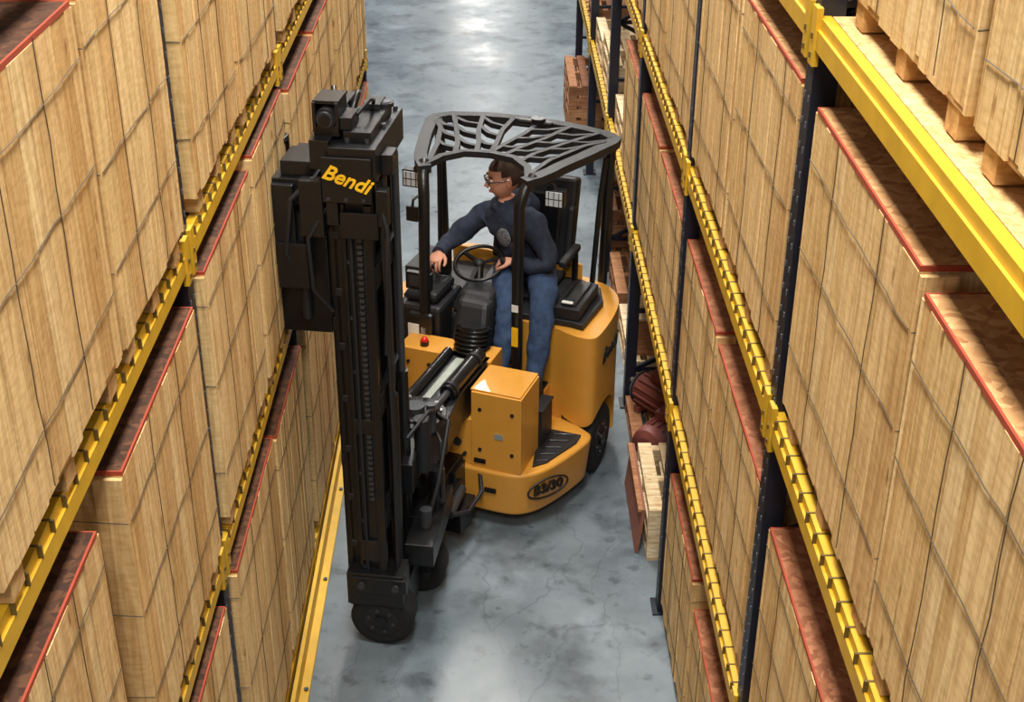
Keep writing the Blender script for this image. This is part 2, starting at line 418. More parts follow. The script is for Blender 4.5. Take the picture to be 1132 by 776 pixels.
motor((1.20,8.25,.27),.9,.9); motor((1.22,8.72,.29),2.2,1.0)
mb=MB(); mb.bx((0,0,0),(.45,.4,.3),'palletbrown'); mb.bx((-.01,-.01,.3),(.46,.41,.32),'pallet'); mb.obj('small_wooden_box',loc=(1.1,9.4,.26))
motor((1.33,9.6,.74),1.9)

# ---------------------------------------------------------------- forklift
P0=(-.15,8.19,0); RZ=math.atan2(-.934,-.358)
FT=empty('articulated_forklift',P0,RZ)
MP=(1.9,.12,0)
MA=empty('mast_assembly',(1.9,.17,0),math.radians(12.4),FT)
def mobj(mb,name,bevel=0,sz=1.0):
    o=mb.obj(name,MA,bevel,(-MP[0],-MP[1],0)); o.scale=(1,1,sz); return o
mb=MB()
rear=[(-.2,-.3),(-.2,.5),(-.12,.66),(-.1,.79),(-.16,.85),(-.62,.85),(-.86,.77),(-1.0,.58),(-1.05,.3),(-1.06,0),(-1.05,-.3),(-1.0,-.5),(-.86,-.66),(-.6,-.72),(-.25,-.7),(-.2,-.6)]
rear=chaikin(rear,2)
mb.prism(rear,.16,1.14,'orange'); ch=mb.obj('chassis_rear',FT)
cut=MB(); cut.cyl((-.34,.6,.25),(-.34,1.1,.25),.31,'orange',40); cut.cyl((-.34,-.56,.25),(-.34,-1.1,.25),.31,'orange',40); co=cut.obj('cutter',FT)
bo=ch.modifiers.new('b','BOOLEAN'); bo.object=co; bo.operation='DIFFERENCE'; bo.solver='EXACT'
bpy.context.view_layer.update(); bake(ch); bpy.data.objects.remove(co)
autosmooth(ch)
bv=ch.modifiers.new('bevel','BEVEL'); bv.width=.02; bv.segments=3; bv.limit_method='ANGLE'; bv.angle_limit=math.radians(55)
mb=MB()
low=[(.60,-.12),(.63,.1),(.65,.50),(.60,.63),(.45,.74),(.1,.86),(-.03,.87),(-.08,.80),(-.2,.6),(-.2,-.5),(.2,-.42),(.35,-.3)]
low=chaikin(low,2)
lowb=[(a*.97,b*.96) for a,b in low]
mb.prism(lowb,.13,.46,'orange',top=low)
o=mb.obj('chassis_front',FT); autosmooth(o)
bv=o.modifiers.new('bevel','BEVEL'); bv.width=.02; bv.segments=3; bv.limit_method='ANGLE'; bv.angle_limit=math.radians(55)
mb=MB()
mb.prism([(.50,.62),(.42,.69),(.12,.80),(.02,.80),(.02,.57),(.30,.57)],.458,.475,'blackm')
for i in range(5): mb.beam((.44-.09*i,.62,.479),(.40-.09*i,.70+.015*i,.479),.012,.008,'black')
mb.bx((-.2,-.40,.46),(.32,.5,.70),'orange')
mb.bx((-.19,-.38,.70),(.30,.49,.715),'blackm')
mb.bx((.27,.24,.46),(.615,.58,1.02),'orange')
mb.bx((.26,.23,1.02),(.60,.57,1.032),'orange')
mb.bx((.05,-.42,.46),(.27,.24,1.05),'orange')
mb.bx((.27,-.1,.46),(.60,.24,.80),'orange')
mb.bx((.05,.50,.46),(.26,.60,.74),'blackm'); mb.bx((.05,.50,.74),(.27,.61,.755),'blackm')
mb.obj('front_housing',FT,bevel=.014)
mb=MB()
for (w,z) in[(.02,.54),(.02,.74),(.19,.54),(.30,.60),(.30,.9),(.52,.9),(.52,.60)]:
    mb.cyl((.592,w,z),(.622,w,z),.013,'blackm',10)
mb.bx((.61,.40,.70),(.62,.46,.74),'silver'); mb.bx((.62,.34,.30),(.648,.42,.33),'black')
mb.cyl((.60,.14,.62),(.618,.14,.62),.028,'grey',14); mb.bx((.61,.26,.5),(.625,.34,.53),'black')
for (u,w,z) in [(.276,-.35,.95),(.276,-.2,.95)]: mb.cyl((u-.01,w,z),(u+.008,w,z),.012,'black',8)
mb.obj('bolts',FT)
def wheel(mb,c,r,t,axis):
    c=Vector(c);a=Vector(axis)
    prof=[(-t/2,r*.8),(-t/2*.96,r*.93),(-t/2*.8,r),(t/2*.8,r),(t/2*.96,r*.93),(t/2,r*.8)]
    mb.tube([c+a*p[0] for p in prof],[p[1] for p in prof],'rubber',32)
    mb.cyl(c-a*(t/2+.004),c+a*(t/2+.004),r*.55,'blackm',24)
    mb.cyl(c-a*(t/2+.02),c+a*(t/2+.02),r*.2,'black',12)
    o=a.orthogonal().normalized();q=a.cross(o)
    for k in range(6):
        d=(o*math.cos(k*math.pi/3)+q*math.sin(k*math.pi/3))*r*.4
        mb.cyl(c+d-a*(t/2+.014),c+d+a*(t/2+.014),r*.06,'grey',8)
mb=MB(); wheel(mb,(-.34,.76,.25),.25,.15,(0,1,0)); wheel(mb,(-.34,-.65,.25),.25,.15,(0,1,0)); mb.obj('drive_wheels',FT)
mb=MB()
deck=[(-.22,-.6),(-.22,.62),(-.2,.72),(-.6,.74),(-.8,.66),(-.88,.5),(-.92,0),(-.88,-.45),(-.75,-.6)]
mb.prism(deck,1.14,1.185,'blackm')
mb.bx((-.68,.50,1.185),(-.24,.68,1.27),'blackm')
mb.bx((-.66,.53,1.27),(-.28,.64,1.285),'black')
mb.bx((-.30,.54,1.285),(-.27,.62,1.30),'white')
mb.bx((-.68,-.62,1.185),(-.3,-.42,1.36),'blackm')
mb.prism([(-.95,-.4),(-.88,-.5),(-.88,.5),(-.95,.42),(-1.0,0)],1.14,1.30,'orange')
mb.obj('battery_cover',FT,bevel=.015)
mb=MB()
mb.prism([(-1.0,-.17),(-1.0,.38),(-.46,.36),(-.42,.30),(-.42,-.1),(-.46,-.15)],1.185,1.23,'blackm')
mb.obj('seat_base',FT,bevel=.02)
mb=MB()
R=Matrix.Rotation(-.22,3,'Y')
mb.box((-1.0,.12,1.56),(.12,.56,.64),'blackm',R); mb.box((-.945,.12,1.53),(.05,.38,.5),'black',R)
mb.box((-.93,.38,1.48),(.1,.06,.44),'blackm',R); mb.box((-.93,-.15,1.48),(.1,.06,.44),'blackm',R)
o=mb.obj('seat_back',FT,bevel=.05)
mb=MB(); mb.bx((-.86,.43,1.42),(-.52,.49,1.47),'blackm'); mb.bx((-.84,.44,1.2),(-.79,.48,1.42),'black'); mb.obj('armrest',FT,bevel=.015)
mb=MB()
mb.prism([(-.20,-.18),(.02,-.16),(.06,-.1),(.06,.06),(.02,.12),(-.20,.10)],.715,1.18,'blackm',top=[(-.34,-.22),(-.10,-.20),(-.06,-.12),(-.06,.06),(-.10,.12),(-.34,.14)])
mb.prism([(-.34,-.22),(-.10,-.20),(-.06,-.12),(-.06,.06),(-.10,.12),(-.34,.14)],1.18,1.32,'blackm',top=[(-.37,-.16),(-.18,-.15),(-.14,-.10),(-.14,.04),(-.18,.09),(-.37,.1)])
mb.prism([(.0,-.16),(.14,-.12),(.16,.14),(.0,.16)],.9,1.30,'blackm',top=[(-.16,-.14),(-.05,-.12),(-.04,.10),(-.16,.12)])
mb.obj('steering_console',FT,bevel=.035)
mb=MB()
for i in range(9):
    z=.96+.027*i; mb.tube([(.17-.012*i,.05,z-.012),(.168-.012*i,.05,z),(.166-.012*i,.05,z+.012)],[.10,.125,.10],'black',16)
mb.cyl((.17,.05,.9),(.09,.05,1.2),.09,'black',16); mb.obj('bellows',FT)
mb=MB()
c=Vector((-.40,-.10,1.42)); tilt=Matrix.Rotation(.35,3,'Y')
mb.tube([c+tilt@Vector((.17*math.cos(a),.17*math.sin(a),0)) for a in [2*math.pi*i/32 for i in range(32)]],.014,'black',8,closed=True)
for a in(0,2.1,4.2): mb.beam(c,c+tilt@Vector((.17*math.cos(a),.17*math.sin(a),0)),.03,.012,'black')
mb.ell(c,(.04,.04,.03),'blackm'); mb.cyl(c,(-.28,-.06,1.22),.03,'black'); mb.cyl(c+tilt@Vector((-.02,.17,0)),c+tilt@Vector((-.02,.17,.06)),.02,'black',12)
mb.obj('steering_wheel',FT)
mb=MB()
mb.bx((-.40,-.54,.72),(.02,-.22,1.24),'blackm'); mb.bx((-.36,-.50,1.24),(-.02,-.26,1.32),'blackm')
mb.bx((-.02,-.46,.95),(.06,-.26,1.2),'black')
mb.obj('control_box',FT,bevel=.03)
mb=MB()
for i in range(4):
    p=(-.30+.07*i,-.36,1.3); mb.cyl(p,(p[0]+.01,p[1]-.005,1.41),.008,'steel',8); mb.ell((p[0]+.01,p[1]-.005,1.43),(.018,.018,.024),'black')
mb.bx((-.10,-.50,1.32),(-.06,-.32,1.44),'black'); mb.bx((-.063,-.48,1.34),(-.055,-.34,1.42),'grey'); mb.bx((.061,-.44,1.0),(.066,-.36,1.12),'white')
mb.obj('hydraulic_levers',FT)
mb=MB(); mb.tube([(.20,-.26,1.05),(.20,-.26,1.08)],[.03,.03],'black',14); mb.ell((.20,-.26,1.085),(.026,.026,.028),'redlamp'); mb.obj('red_beacon',FT)
# overhead guard
mb=MB()
GZ=2.22
for s in(-1,1):
    mb.tube([(.02,.33*s,.70),(.01,.33*s,1.6),(-.01,.33*s,2.05),(-.05,.35*s,2.15),(-.14,.38*s,GZ-.005)],.038,'black',12)
    mb.tube([(-1.0,.61*s,1.12),(-1.0,.63*s,2.0),(-.99,.64*s,2.13),(-.95,.63*s,GZ-.01)],.035,'black',12)
    mb.tube([(-.84,.58*s,1.14),(-.90,.60*s,1.8),(-.94,.62*s,2.1)],.02,'black',10)
mb.box((.058,.33,1.15),(.004,.045,.14),'logo'); mb.box((.058,-.33,1.05),(.004,.035,.1),'white'); mb.box((.058,.33,1.36),(.004,.045,.05),'white')
mb.obj('guard_posts',FT)
mb=MB()
def gz(u,w): return GZ+.035*(1-(w/.7)**2)*min(1,max(0,(-u-.05)/.3))
def bar(pts,wd,th=.035,sub=4):
    P=[]
    for i in range(len(pts)-1):
        for k in range(sub): 
            t=k/sub; P.append((pts[i][0]*(1-t)+pts[i+1][0]*t,pts[i][1]*(1-t)+pts[i+1][1]*t))
    P.append(pts[-1])
    n=len(P); vs=[]
    for i,p in enumerate(P):
        a=P[max(0,i-1)];b=P[min(n-1,i+1)]
        d=Vector((b[0]-a[0],b[1]-a[1])).normalized();nn=Vector((-d.y,d.x))*wd/2
        z=gz(*p)
        vs+=[(p[0]+nn.x,p[1]+nn.y,z),(p[0]-nn.x,p[1]-nn.y,z),(p[0]-nn.x,p[1]-nn.y,z-th),(p[0]+nn.x,p[1]+nn.y,z-th)]
    fs=[(0,1,2,3),((n-1)*4+3,(n-1)*4+2,(n-1)*4+1,(n-1)*4)]
    for i in range(n-1):
        for j in range(4): fs.append((i*4+j,i*4+(j+1)%4,(i+1)*4+(j+1)%4,(i+1)*4+j))
    mb.add(vs,fs,'blackm')
out=[(-.06,.34),(-.14,.40),(-.24,.45),(-.6,.57),(-.92,.66),(-1.0,.66),(-1.05,.58),(-1.08,.3),(-1.09,0)]
bar(out,.085,.055); bar([(a,-b) for a,b in out],.085,.055)
front=[(-.10,.36),(-.24,.30),(-.34,.18),(-.37,0),(-.34,-.18),(-.24,-.30),(-.10,-.36)]
bar(front,.05,.04)
for s in(-1,1):
    bar([(-.37,.0),(-.55,.03*s),(-.8,.085*s),(-1.08,.10*s)],.034)
    bar([(-.36,.10*s),(-.5,.14*s),(-.75,.24*s),(-1.08,.33*s)],.034)
    bar([(-.30,.23*s),(-.45,.27*s),(-.7,.38*s),(-1.04,.54*s)],.034)
    bar([(-.16,.35*s),(-.4,.40*s),(-.75,.52*s),(-.9,.62*s)],.034)
    for (a,b) in[((-.5,.02),(-.58,.17)),((-.68,.06),(-.84,.26)),((-.88,.09),(-1.02,.31)),
                 ((-.45,.12),(-.58,.325)),((-.66,.21),(-.8,.425)),((-.88,.28),(-.98,.50)),((-.38,.25),(-.50,.44)),((-.58,.33),(-.74,.52)),((-.78,.42),(-.92,.62))]:
        bar([(a[0],a[1]*s),((a[0]+b[0])/2+.035,(a[1]+b[1])/2*s),(b[0],b[1]*s)],.03,sub=2)
mb.tube([(-1.02,.10,GZ+.01),(-1.02,.10,GZ+.07)],.05,'black',16); mb.tube([(-1.02,.20,GZ+.03),(-1.02,-.04,GZ+.03)],.022,'black',10)
mb.obj('overhead_guard',FT)
mb=MB()
for s in(-1,1):
    mb.tube([(-.22,.42*s,2.17),(-.24,.48*s,2.14),(-.23,.50*s,2.10)],.012,'black',8)
    mb.box((-.22,.50*s,2.06),(.06,.13,.12),'black'); mb.box((-.187,.50*s,2.06),(.006,.11,.10),'lens')
    for i in(-1,0,1): mb.box((-.183,.50*s+i*.035,2.06),(.004,.006,.10),'grey')
    mb.box((-.183,.50*s,2.06),(.004,.11,.006),'grey')
mb.tube([(-.03,-.33,2.06),(.05,-.38,2.02),(.05,-.39,1.95)],.01,'black',8); mb.box((.05,-.39,1.92),(.02,.08,.10),'black')
mb.obj('work_lights',FT,bevel=.006)
# pivot arm
mb=MB()
arm=[(.20,-.10),(.20,.22),(.70,.21),(1.05,.26),(1.24,.22),(1.28,.06),(1.22,-.12),(1.05,-.15),(.70,-.12)]
mb.prism(arm,.82,1.05,'black')
mb.prism([(.30,.01),(.30,.07),(.86,.06),(.86,.01)],1.05,1.062,'silver')
mb.tube([(.26,.155,1.09),(.80,.155,1.09)],.05,'black',18); mb.tube([(.80,.155,1.09),(1.02,.155,1.09)],.024,'grey',14)
mb.tube([(.26,-.06,1.07),(.92,-.06,1.07)],.035,'black',14)
for u in (.34,.74): mb.cyl((u,.155,1.09),(u+.03,.155,1.09),.058,'blackm',18)
mb.prism([(.35,.0),(.35,.18),(1.2,.16),(1.2,-.02)],.36,.52,'black')
mb.obj('pivot_arm',FT,bevel=.02)
mb=MB()
mb.cyl((1.08,.06,.30),(1.08,.06,1.10),.13,'black',28); mb.cyl((1.08,.06,1.05),(1.08,.06,1.09),.19,'black',28)
for k in range(10):
    a=k*math.pi/5; mb.cyl((1.08+.155*math.cos(a),.06+.155*math.sin(a),1.09),(1.08+.155*math.cos(a),.06+.155*math.sin(a),1.115),.014,'steel',8)
mb.cyl((1.08,.06,1.09),(1.08,.06,1.14),.06,'grey',20)
mb.bx((.72,-.1,.28),(1.1,.22,.42),'black'); mb.bx((.70,.0,.15),(.95,.3,.30),'black')
mb.cyl((.75,.22,.36),(1.05,.26,.36),.035,'grey',14)
mb.bx((.62,.0,.30),(.80,.2,.5),'black')
mb.tube([(.62,.30,.42),(.74,.36,.36),(.92,.34,.32),(1.1,.3,.4)],.016,'blackm',8)
mb.obj('pivot_knuckle',FT,bevel=.01)
# mast
mb=MB()
U0,U1=1.32,1.90
def chan(u,w0,w1,z0,z1,s,t=.022,wd=.09):
    mb.bx((u,w0,z0),(u+s*t,w1,z1),'black'); mb.bx((u,w0,z0),(u+s*wd,w0+t,z1),'black'); mb.bx((u,w1-t,z0),(u+s*wd,w1,z1),'black')
for u,s in((U1,-1),(U0,1)):
    chan(u,.03,.17,.10,2.74,s); chan(u+s*.035,-.03,.06,.12,2.86,s,.018,.07); chan(u+s*.06,-.07,-.0,.18,2.8,s,.015,.06)
for z in(.20,.75,1.45,2.15,2.66):
    mb.bx((U0,.15,z),(U1,.19,z+.12),'black')
for z in (.3,1.1,1.9,2.5): mb.bx((U0+.05,-.07,z),(U1-.05,-.05,z+.07),'black')
for z in [.5+i*.3 for i in range(7)]:
    mb.cyl((U1,.05,z),(U1+.008,.05,z),.010,'grey',8); mb.bx((U1-.04,-.035,z+.1),(U1-.03,.0,z+.14),'blackm')
mb.bx((U1,.145,.1),(U1+.03,.185,2.6),'black'); mb.bx((U1,.025,.1),(U1+.018,.045,2.6),'black')
mb.bx((U1,.03,1.35),(U1+.022,.19,1.43),'black'); mb.bx((U1,.03,.55),(U1+.022,.19,.68),'black')
mobj(mb,'mast_rails',.005,1.07)
mb=MB()
for u in(1.47,1.74):
    mb.cyl((u,.21,.15),(u,.21,1.5),.034,'black',16); mb.cyl((u,.21,1.5),(u,.21,2.72),.020,'grey',14)
mb.cyl((1.6,.0,.2),(1.6,.0,2.4),.04,'black',16)
for u in(1.50,1.70):
    z=.4
    while z<2.7:
        mb.box((u,.06,z),(.03,.018,.028),'grey'); mb.box((u,.06,z+.022),(.018,.014,.016),'black'); z+=.044
z=.95
while z<2.45:
    mb.box((1.91,.115,z),(.022,.026,.016),'grey'); mb.box((1.91,.115,z+.016),(.014,.016,.014),'black'); z+=.032
mb.cyl((1.915,.07,.3),(1.915,.07,2.5),.011,'blackm',8); mb.cyl((1.915,.14,.3),(1.915,.14,2.5),.007,'blackm',8)
for k in range(3):
    mb.tube([(1.83+.02*k,.23,.4),(1.84+.02*k,.24,1.2),(1.83+.02*k,.23,2.1),(1.82,.2,2.7)],.011,'blackm',8)
mb.tube([(1.86,.19,2.7),(1.95,.27,2.5),(1.93,.25,2.1),(1.88,.22,1.8)],.012,'blackm',8)
mobj(mb,'lift_cylinders_and_chains',0,1.07)
mb=MB()
mb.bx((1.28,-.02,2.72),(1.93,.22,2.88),'black')
mb.bx((1.36,.04,2.88),(1.84,.18,2.93),'black')
mb.bx((1.93,-.05,2.62),(1.955,.20,2.84),'black')
mb.bx((1.93,.03,2.44),(1.95,.22,2.57),'black'); mb.bx((1.90,-.04,2.50),(1.94,.02,2.66),'black')
mb.bx((1.30,-.12,2.80),(1.52,-.02,2.96),'black'); mb.bx((1.62,-.12,2.76),(1.9,-.02,2.90),'black')
mb.bx((1.66,.02,2.93),(1.82,.08,2.99),'black'); mb.bx((1.36,.06,2.93),(1.5,.15,2.96),'blackm')
mb.cyl((1.42,.16,2.93),(1.42,.16,2.95),.045,'blackm',20); mb.cyl((1.42,.16,2.95),(1.42,.16,2.954),.03,'grey',16)
mb.bx((1.86,.21,2.5),(1.93,.27,2.68),'black'); mb.bx((1.7,.22,2.72),(1.82,.28,2.82),'black')
mb.cyl((1.55,-.04,2.93),(1.66,-.04,2.97),.05,'blackm',20)
for w in(-.02,.07,.16): mb.cyl((1.955,w,2.64),(1.965,w,2.64),.009,'grey',8)
for (u,w) in((1.84,.06),(1.84,.16),(1.6,.19),(1.32,.19)): mb.cyl((u,w,2.88),(u,w,2.90),.014,'grey',8)
mobj(mb,'mast_head',.012,1.07)
mb=MB()
mb.bx((1.68,-.11,2.90),(1.83,.02,2.95),'black'); mb.bx((1.66,-.11,2.92),(1.84,-.095,3.06),'black'); mb.bx((1.66,.005,2.92),(1.84,.02,3.06),'black'); mb.bx((1.64,-.11,3.05),(1.82,.02,3.065),'black')
mb.cyl((1.66,-.045,3.0),(1.84,-.045,2.985),.05,'blackm',24); mb.cyl((1.84,-.045,2.985),(1.855,-.045,2.983),.04,'grey',24); mb.cyl((1.855,-.045,2.983),(1.862,-.045,2.982),.028,'black',20)
mb.tube([(1.6,.02,2.92),(1.56,.05,3.02),(1.45,.03,3.0),(1.42,-.03,2.9)],.016,'black',10)
mb.tube([(1.64,-.05,3.0),(1.56,-.07,3.05),(1.5,-.1,2.98),(1.52,-.12,2.8)],.014,'black',10)
mb.tube([(1.7,.08,2.97),(1.62,.13,3.02),(1.5,.12,2.98),(1.46,.1,2.92)],.010,'blackm',10)
mobj(mb,'mast_camera',0,1.07)
# carriage
mb=MB()
for u in(1.36,1.80):
    mb.bx((u-.02,-.36,2.0),(u+.02,-.08,2.78),'black')
mb.bx((1.30,-.42,2.60),(1.88,-.36,2.72),'black'); mb.bx((1.30,-.42,2.02),(1.88,-.36,2.14),'black'); mb.bx((1.5,-.42,2.1),(1.62,-.37,2.62),'black')
mb.bx((1.34,-.34,2.74),(1.86,-.12,2.88),'black'); mb.bx((1.76,-.32,2.30),(1.92,-.16,2.55),'black'); mb.bx((1.84,-.40,2.42),(1.9,-.22,2.86),'black')
mb.bx((1.6,-.30,2.88),(1.82,-.14,2.96),'black'); mb.bx((1.86,-.18,2.60),(1.93,-.06,2.90),'black')
for u in(1.40,1.80):
    mb.bx((u-.05,-.455,1.995),(u+.05,-.42,2.76),'black'); mb.bx((u-.05,-.60,1.975),(u+.05,-.42,2.005),'black')
for u in(1.32,1.46,1.59,1.72,1.86): mb.bx((u-.012,-.43,2.72),(u+.012,-.40,2.90),'black')
mb.bx((1.31,-.435,2.89),(1.87,-.40,2.92),'black')
mb.cyl((1.85,-.2,2.1),(1.85,-.2,2.7),.025,'blackm',12)
mb.tube([(1.88,-.12,2.9),(1.94,-.22,2.8),(1.92,-.27,2.5),(1.88,-.22,2.35)],.014,'blackm',8)
mb.tube([(1.90,-.05,2.75),(1.95,-.14,2.6),(1.92,-.14,2.3),(1.86,-.06,2.15)],.012,'blackm',8)
mobj(mb,'fork_carriage',.006)
# front axle and load wheels
mb=MB()
mb.bx((1.25,.0,.12),(1.92,.28,.36),'black'); mb.bx((1.78,-.05,.30),(1.96,.28,.52),'black'); mb.bx((1.05,.0,.36),(1.5,.30,.62),'black')
mb.bx((1.92,-.02,.40),(1.97,.30,.50),'black'); mb.cyl((1.93,.04,.45),(1.99,.04,.45),.022,'grey',10); mb.cyl((1.93,.24,.45),(1.99,.24,.45),.022,'grey',10)
mb.bx((1.1,.25,.45),(1.75,.42,.60),'black'); mb.cyl((1.3,.36,.60),(1.3,.36,.85),.05,'black',16); mb.cyl((1.55,.34,.60),(1.55,.34,.72),.035,'grey',14)
mb.cyl((1.4,.30,.9),(1.4,.30,1.25),.05,'blackm',14); mb.bx((1.2,.20,.85),(1.6,.28,1.05),'black')
mb.tube([(1.1,.3,1.05),(1.25,.38,1.0),(1.35,.40,.7),(1.25,.36,.5)],.012,'blackm',8); mb.tube([(1.0,.26,1.08),(1.2,.42,1.12),(1.45,.40,.85),(1.5,.34,.6)],.014,'blackm',8)
mb.tube([(1.05,.30,1.08),(1.2,.36,1.2),(1.4,.34,1.3),(1.55,.24,1.2)],.012,'blackm',8)
mb.cyl((1.28,.33,1.1),(1.28,.33,1.28),.028,'grey',14)
mobj(mb,'front_axle',.01)
mb=MB(); wheel(mb,(1.86,.14,.185),.185,.18,(1,0,0)); wheel(mb,(1.36,.24,.185),.185,.16,(1,0,0)); mobj(mb,'load_wheels')
def text(body,mat,size,origin,ax,ay,name,parent,shear=.3,ext=.003,loc=(0,0,0)):
    cu=bpy.data.curves.new(name,'FONT'); cu.body=body; cu.size=size; cu.shear=shear; cu.extrude=ext; cu.align_x='CENTER'; cu.align_y='CENTER'; cu.offset=.002
    o=bpy.data.objects.new(name,cu); scene.collection.objects.link(o); bpy.context.view_layer.update()
    dg=bpy.context.evaluated_depsgraph_get(); me=bpy.data.meshes.new_from_object(o.evaluated_get(dg)); bpy.data.objects.remove(o)
    ax=Vector(ax).normalized();ay=Vector(ay).normalized();az=ax.cross(ay)
    R=Matrix((ax,ay,az)).transposed().to_4x4(); R.translation=Vector(origin); me.transform(R)
    me.materials.clear(); me.materials.append(M[mat])
    o=bpy.data.objects.new(name,me); scene.collection.objects.link(o); o.parent=parent; o.location=loc
text('Bendi','logo',.108,(1.959,.075,2.93),(0,1,-.34),(0,.34,1),'mast_lettering',MA,loc=(-MP[0],-MP[1],0))
text('Bendi','logob',.15,(-.42,.853,.93),(-1,0,0),(0,0,1),'side_lettering',FT)
text('B3/30','logob',.10,(.49,.728,.33),(-.8,.56,0),(0,0,1),'step_lettering',FT,shear=.1,ext=.008)
mb=MB(); ax=Vector((-.8,.56,0)).normalized()
mb.tube([Vector((.49,.728,.33))+ax*.16*math.cos(a)+Vector((0,0,.07))*math.sin(a) for a in [2*math.pi*i/40 for i in range(40)]],.008,'logob',6,closed=True); mb.obj('step_badge_ring',FT)
# ---------------------------------------------------------------- operator
OP=empty('forklift_operator',P0,RZ)
verts=[];rad=[];edges=[];kind=[]
def V(p,r,k,par=None):
    verts.append(p);rad.append(r if hasattr(r,'__len__') else (r,r));kind.append(k)
    if par is not None: edges.append((par,len(verts)-1))
    return len(verts)-1
pel=V((-.70,.13,1.34),(.185,.15),'j')
sp=V((-.70,.12,1.47),(.185,.145),'h',pel); ch2=V((-.66,.08,1.60),(.195,.15),'h',sp)
up=V((-.63,.05,1.71),(.165,.125),'h',ch2); nk=V((-.61,.03,1.80),(.075,.075),'h',up); nk2=V((-.60,.02,1.88),(.064,.064),'s',nk)
ls=V((-.56,.25,1.69),.098,'h',up); le=V((-.48,.40,1.44),.077,'h',ls); lf=V((-.46,.28,1.43),.066,'h',le); lw=V((-.45,.14,1.45),.045,'h',lf)
rs=V((-.70,-.16,1.69),.098,'h',up); re=V((-.55,-.36,1.50),.077,'h',rs); rf=V((-.43,-.37,1.50),.066,'h',re); rw=V((-.33,-.365,1.49),.045,'h',rf)
lh=V((-.64,.26,1.30),.125,'j',pel); lm=V((-.42,.37,1.30),.112,'j',lh); lk=V((-.17,.44,1.27),.09,'j',lm); lc=V((-.06,.46,1.06),.080,'j',lk); la=V((.06,.47,.83),.062,'j',lc)
rh=V((-.64,.02,1.30),.125,'j',pel); rm=V((-.44,.07,1.30),.112,'j',rh); rk=V((-.20,.20,1.27),.088,'j',rm); rc=V((-.08,.21,1.06),.076,'j',rk); ra=V((.04,.22,.83),.058,'j',rc)
me=bpy.data.meshes.new('body'); me.from_pydata(verts,edges,[]); bo=bpy.data.objects.new('body',me); scene.collection.objects.link(bo)
bo.modifiers.new('skin','SKIN'); 
for i,d in enumerate(me.skin_vertices[0].data): d.radius=rad[i]; d.use_root=(i==0)
ss=bo.modifiers.new('ss','SUBSURF'); ss.levels=2; ss.render_levels=2
bpy.context.view_layer.update(); bake(bo); bo.parent=OP
for k in('hoodie','denim','skin'): bo.data.materials.append(M[k])
for p in bo.data.polygons:
    p.use_smooth=True; c=p.center; best=None
    for (a,b) in edges:
        A=Vector(verts[a]);B=Vector(verts[b]);t=max(0,min(1,(c-A).dot(B-A)/(B-A).length_squared)); d=(c-(A+(B-A)*t)).length-(rad[a][0]*(1-t)+rad[b][0]*t)
        k=kind[b]
        if best is None or d<best[0]: best=(d,k)
    p.material_index={'h':0,'j':1,'s':2}[best[1]]
    if c.z>1.34 and best[1]=='j' and c.x<-.52: p.material_index=0
dt=bpy.data.textures.new('folds','CLOUDS'); dt.noise_scale=.10; dt.noise_depth=1
s2=bo.modifiers.new('s','SUBSURF'); s2.levels=1; s2.render_levels=1
dm=bo.modifiers.new('folds','DISPLACE'); dm.texture=dt; dm.strength=.035; dm.mid_level=.5; dm.texture_coords='LOCAL'
mb=MB()
mb.tube([(-.63+.10*math.cos(a)-.02,.035+.11*math.sin(a),1.785-.02*math.cos(a)) for a in [2*math.pi*i/20 for i in range(20)]],.034,'hoodie',8,closed=True)
mb.ell((-.77,.06,1.74),(.08,.15,.11),'hoodie')
for a,b,r in(((-.457,.18,1.449),(-.45,.125,1.451),.050),((-.37,-.367,1.494),(-.315,-.365,1.488),.050)): mb.tube([a,b],r,'hoodie',14)
mb.obj('hood_and_cuffs',OP)
mb=MB()
mb.ell((-.513,.035,1.59),(.016,.06,.075),'print',Matrix.Rotation(-.25,3,'Z')@Matrix.Rotation(.15,3,'Y')); mb.obj('chest_print',OP)
mb=MB()
for (u,w,z) in((.06,.47,.83),(.04,.22,.83)):
    mb.tube([(u-.07,w,z-.055),(u-.02,w,z-.05),(u+.06,w,z-.055),(u+.13,w,z-.065),(u+.19,w,z-.07)],[.036,.054,.054,.050,.026],'shoe',14,flat=.8)
    mb.tube([(u,w,z-.04),(u,w,z+.03)],[.058,.054],'shoe',14); mb.bx((u-.08,w-.045,z-.113),(u+.18,w+.045,z-.095),'black')
mb.obj('boots',OP)
def hand(w,d,s,n,curl,name,thumb=1,S=1.15):
    mb=MB(); w=Vector(w);d=Vector(d).normalized();s=(Vector(s)-d*Vector(s).dot(d)).normalized();n=Vector(n); n=(n-d*n.dot(d)-s*n.dot(s)).normalized()
    R=Matrix((d,s,n)).transposed()
    mb.ell(w+d*.045*S,(.055*S,.043*S,.017*S),'skin',R); mb.tube([w-d*.03,w+d*.01,w+d*.04*S],[.030,.029,.028],'skin',12,flat=.75)
    for i,(o,l) in enumerate(((.031,.07),(.011,.08),(-.010,.075),(-.030,.058))):
        p=w+(d*.082+s*o)*S; pts=[p-d*.02,p]; a=.25
        for seg in(.42,.33,.25):
            a+=curl; p=p+(d*math.cos(a)+n*math.sin(a))*l*seg*S; pts.append(p)
        mb.tube(pts,[.011,.0115,.0105,.0095,.007],'skin',8)
    p=w+(d*.02+s*.03*thumb)*S; pts=[p,p+(d*.025+s*.022*thumb+n*.008)*S,p+(d*.052+s*.030*thumb+n*.018)*S,p+(d*.072+s*.026*thumb+n*.026)*S]
    mb.tube(pts,[.014,.0135,.0115,.008],'skin',8); mb.obj(name,OP)
hand((-.325,-.365,1.49),(1,.05,-.25),(0,1,0),(0,0,-1),.55,'right_hand',1)
